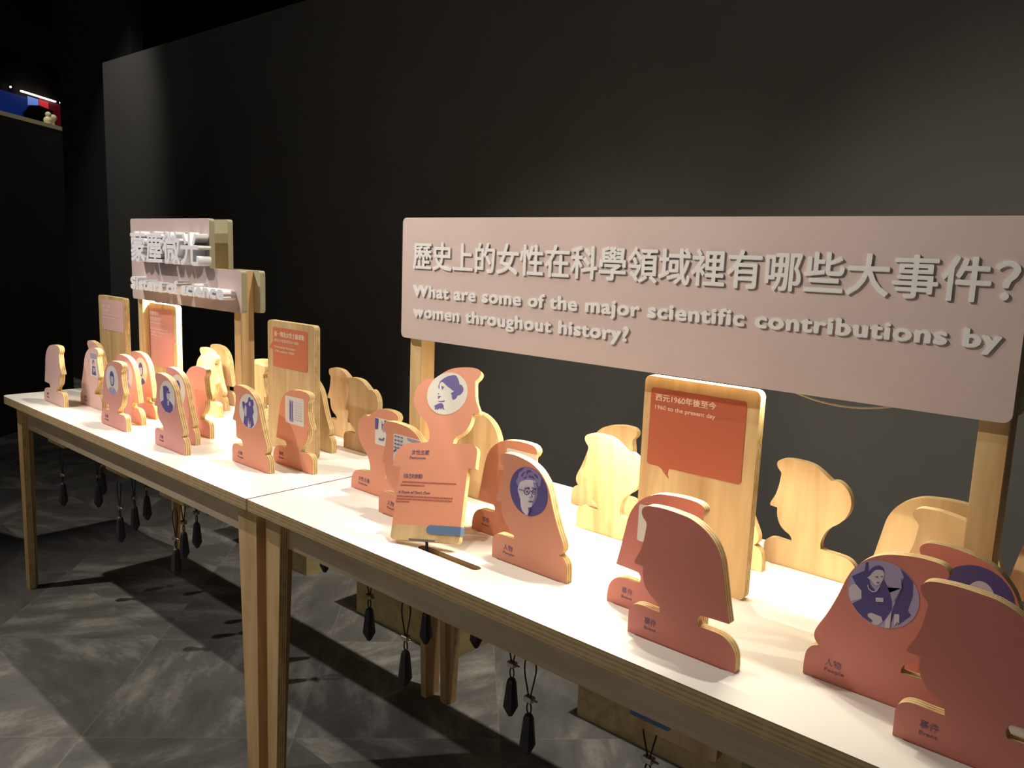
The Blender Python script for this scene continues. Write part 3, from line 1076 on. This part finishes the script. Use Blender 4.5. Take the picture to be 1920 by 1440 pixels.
ol = step_outline(-1.344, -.752, -.555, 1.217, 1.352, 1.514)
link('front_panel', prism_mesh('front_panel', ol, .312, .331, (0, 1, 2)), [MAUVE, BACKP, PINEX], t_, off)
link('back_panel', prism_mesh('back_panel', ol, .378, .396, (0, 1, 2)), [BACKP, BACKP, MAUVE], t_, off)
sign_posts(t_, off, (-1.346, -.636), 1.35)
link('title_lettering', bold(text_fit('蒙塵微光', -1.245, -.745, 1.361, 1.465, .268, .3125, 0, 3), .0028, .0028), LETTERW, t_, off)
link('subtitle_lettering', bold(text_fit('Sisters of science', -1.255, -.591, 1.261, 1.304, .268, .3125, 0, 3, keep=.74), .0034, .0034), LETTERW, t_, off)
link('lamp_strip', box_mesh('lamp_strip', -1.285, -.815, .3635, .3755, 1.228, 1.236), GLOW, t_, off)

# ---------------------------------------------------------------- counterweights hanging under the table
bm = bmesh.new()
lathe(bm, [(.004, 0), (.0065, .002), (.0172, .022), (.0112, .082), (.0085, .089), (.004, .092)], 8)
W_BODY = to_mesh(bm, 'weight_body')
bm = bmesh.new()
tube(bm, [(.006*math.sin(2*math.pi*k/14), 0, .104-.0125*math.cos(2*math.pi*k/14)) for k in range(14)], .0017, 6, True)
W_RING = to_mesh(bm, 'end_loop')
bm = bmesh.new()
box(bm, -.011, .011, -.008, .008, .119, .131)
box(bm, .011, .022, -.003, .003, .124, .128)
bmesh.ops.bevel(bm, geom=bm.edges[:], offset=.002, segments=1, affect='EDGES')
W_CLIP = to_mesh(bm, 'cord_clip')
bm = bmesh.new()
lp = [(-.002, 0, .130), (-.006, 0, .150), (-.011, 0, .175), (-.012, 0, .195), (-.009, 0, .212), (0, 0, .222), (.008, 0, .213), (.011, 0, .195), (.009, 0, .175), (.005, 0, .150), (.002, 0, .130)]
lp = catmull([(a*1.35, c) for a, b, c in lp], (0, 10), 3)[:31]
tube(bm, [(a, 0, c) for a, c in lp], .0018, 6)
W_LOOP = to_mesh(bm, 'cord_loop')
WE = [
    ('w1', -1.51, .09, .404, 'dark counterweight hanging nearest the far left table leg'),
    ('w2', -1.38, .17, .413, 'dark counterweight overlapping a farther one, second hanging place from left'),
    ('w3', -1.54, .25, .410, 'dark counterweight half hidden behind the second hanging place from left'),
    ('w4', -.99, .09, .397, 'dark counterweight with shiny cap and open cord loop, middle of left table'),
    ('w5', -1.06, .17, .402, 'dark counterweight right of the open-looped one under left table'),
    ('w6', -1.14, .25, .404, 'dark counterweight with short cord under middle of left table front'),
    ('w7', -.58, .09, .396, 'brightly lit counterweight with pale body before the rear left table leg'),
    ('w8', -.69, .17, .402, 'dark counterweight touching the pale lit one under left table'),
    ('w9', -.76, .25, .400, 'dark counterweight above the bright floor streak near the paired legs'),
    ('w10', -1.46, .448, .40, 'tip of a counterweight peeking below the left apron middle'),
    ('w11', -1.06, .448, .40, 'tip of a counterweight peeking below left apron near the paired legs'),
    ('w12', -.30, .448, .395, 'counterweight tip before the plywood box right of the paired legs'),
    ('w13', .18, .25, .40, 'dark counterweight hardly visible against the wide dark box side'),
    ('w14', .42, .17, .396, 'large dark counterweight hanging before the wide dark box'),
    ('w15', .30, .345, .40, 'dark counterweight overlapping the right table rear leg top'),
    ('w16', .387, .448, .385, 'counterweight tip right of the pale box end under right table'),
    ('w17', .69, .25, .402, 'dark counterweight without loop, left of the long-corded one'),
    ('w18', .81, .17, .400, 'lowest dark counterweight with long cord loop under right table'),
    ('w19', 1.10, .17, .400, 'counterweight below the red plaques, hardly visible at bottom edge'),
]
for k, x, y, z, lab in WE:
    o = empty('counterweight', (x, y, z), lab, 'weight', 'counterweights under the tables', 0)
    link('weight_body', W_BODY.copy(), [LEAD], o)
    link('end_loop', W_RING, CORD, o)
    link('cord_clip', W_CLIP, STEEL if k in ('w4', 'w7', 'w1') else CORD, o)
    lo = link('cord_loop', W_LOOP, CORD, o)

# ---------------------------------------------------------------- plywood boxes behind the table
def ply_box(x0, x1, y0, y1, h, label):
    o = empty('plywood_box', ((x0+x1)/2, (y0+y1)/2, 0), label, 'box', 'plywood boxes on the floor behind the tables')
    off = (-(x0+x1)/2, -(y0+y1)/2, 0)
    link('body', box_mesh('body', x0+.002, x1-.002, y0+.002, y1-.002, 0, h-.018), BOXM, o, off)
    link('lid', box_mesh('lid', x0, x1, y0, y1, h-.018, h, bevel=.002), BOXM, o, off)


ply_box(-1.70, -1.12, .93, 1.27, .40, 'low plywood box on the floor behind the left table, farthest back')
ply_box(-.689, -.128, .872, 1.21, .40, 'low plywood box on the floor behind the table joint, pale right end lit')
ply_box(.395, .955, .909, 1.25, .40, 'low plywood box on the floor behind the right table')

# ---------------------------------------------------------------- distant display seen over the partition
nrm = Vector((pd.y, -pd.x, 0))
nrm = -nrm if nrm.dot(pa-Vector((1.81, -1.04, 0))) < 0 else nrm
base = Vector((pa.x, pa.y, 0))+nrm*3.0
disp = empty('distant_display', (base.x, base.y, 0), 'dim blue and red backlit display beyond the left partition', 'display', None, ang)
link('cabinet', box_mesh('cabinet', 3.6, 6.6, 0, .2, 0, 3.75), BLACKW, disp)
link('blue_panel', box_mesh('blue_panel', 3.7, 5.25, -.03, .0, 2.55, 3.22), plain('blue_backlit', srgb(20, 40, 90), .5, emit=srgb(24, 52, 130), es=.35), disp)
link('red_panel', box_mesh('red_panel', 5.25, 6.4, -.03, .0, 2.55, 3.26), plain('red_backlit', srgb(70, 20, 30), .5, emit=srgb(120, 20, 30), es=.25), disp)
link('bright_patch', box_mesh('bright_patch', 5.0, 5.22, -.035, -.028, 3.10, 3.24), plain('light_blue_glow', srgb(90, 120, 190), .5, emit=srgb(110, 150, 230), es=.6), disp)
link('red_patch', box_mesh('red_patch', 5.24, 5.44, -.035, -.028, 3.10, 3.24), plain('red_glow', srgb(180, 40, 50), .5, emit=srgb(220, 50, 60), es=.6), disp)
boat = [(4.86, 3.0), (5.0, 3.13), (5.2, 3.16), (5.5, 3.14), (5.46, 3.02), (5.36, 2.93), (5.05, 2.93), (4.92, 2.95)]
link('dark_silhouette', prism_mesh('dark_silhouette', boat, -.06, -.036, (0, 0, 0)), plain('dusky_blue', srgb(26, 34, 56), .6), disp)
link('light_bar', box_mesh('light_bar', 4.82, 5.55, -.08, -.05, 3.262, 3.280), plain('bar_glow', srgb(255, 220, 200), .5, emit=(1, .78, .66, 1), es=2.2), disp)
for xx in (4.62, 5.68):
    bm = bmesh.new()
    bmesh.ops.create_uvsphere(bm, u_segments=12, v_segments=8, radius=.012)
    link('pin_lamp', to_mesh(bm, 'pin_lamp'), plain('pin_glow', srgb(255, 255, 255), .5, emit=(.9, .95, 1, 1), es=5), disp, (xx, -.06, 3.28))
# pale knick-knacks on the partition end
orn = empty('small_ornament', pa+pd*.62+Vector((0, 0, 2.30)), 'small cream ornament on the end of the left partition cap', 'ornament', None, ang)
orn.location += Vector((-pd.y, pd.x, 0))*.04
bm = bmesh.new()
for (cx, cz, rr) in ((0, .03, .03), (.01, .075, .022)):
    bmesh.ops.create_uvsphere(bm, u_segments=12, v_segments=8, radius=rr, matrix=Matrix.Translation((cx, 0, cz)))
link('body', to_mesh(bm, 'body'), plain('cream_resin', srgb(224, 214, 176), .5), orn)
bm = bmesh.new()
bmesh.ops.create_uvsphere(bm, u_segments=12, v_segments=8, radius=.026, matrix=Matrix.Translation((.075, 0, .06)))
box(bm, .045, .08, -.008, .008, 0, .05)
link('arm', to_mesh(bm, 'arm'), plain('cream_resin_arm', srgb(210, 202, 170), .5), orn)
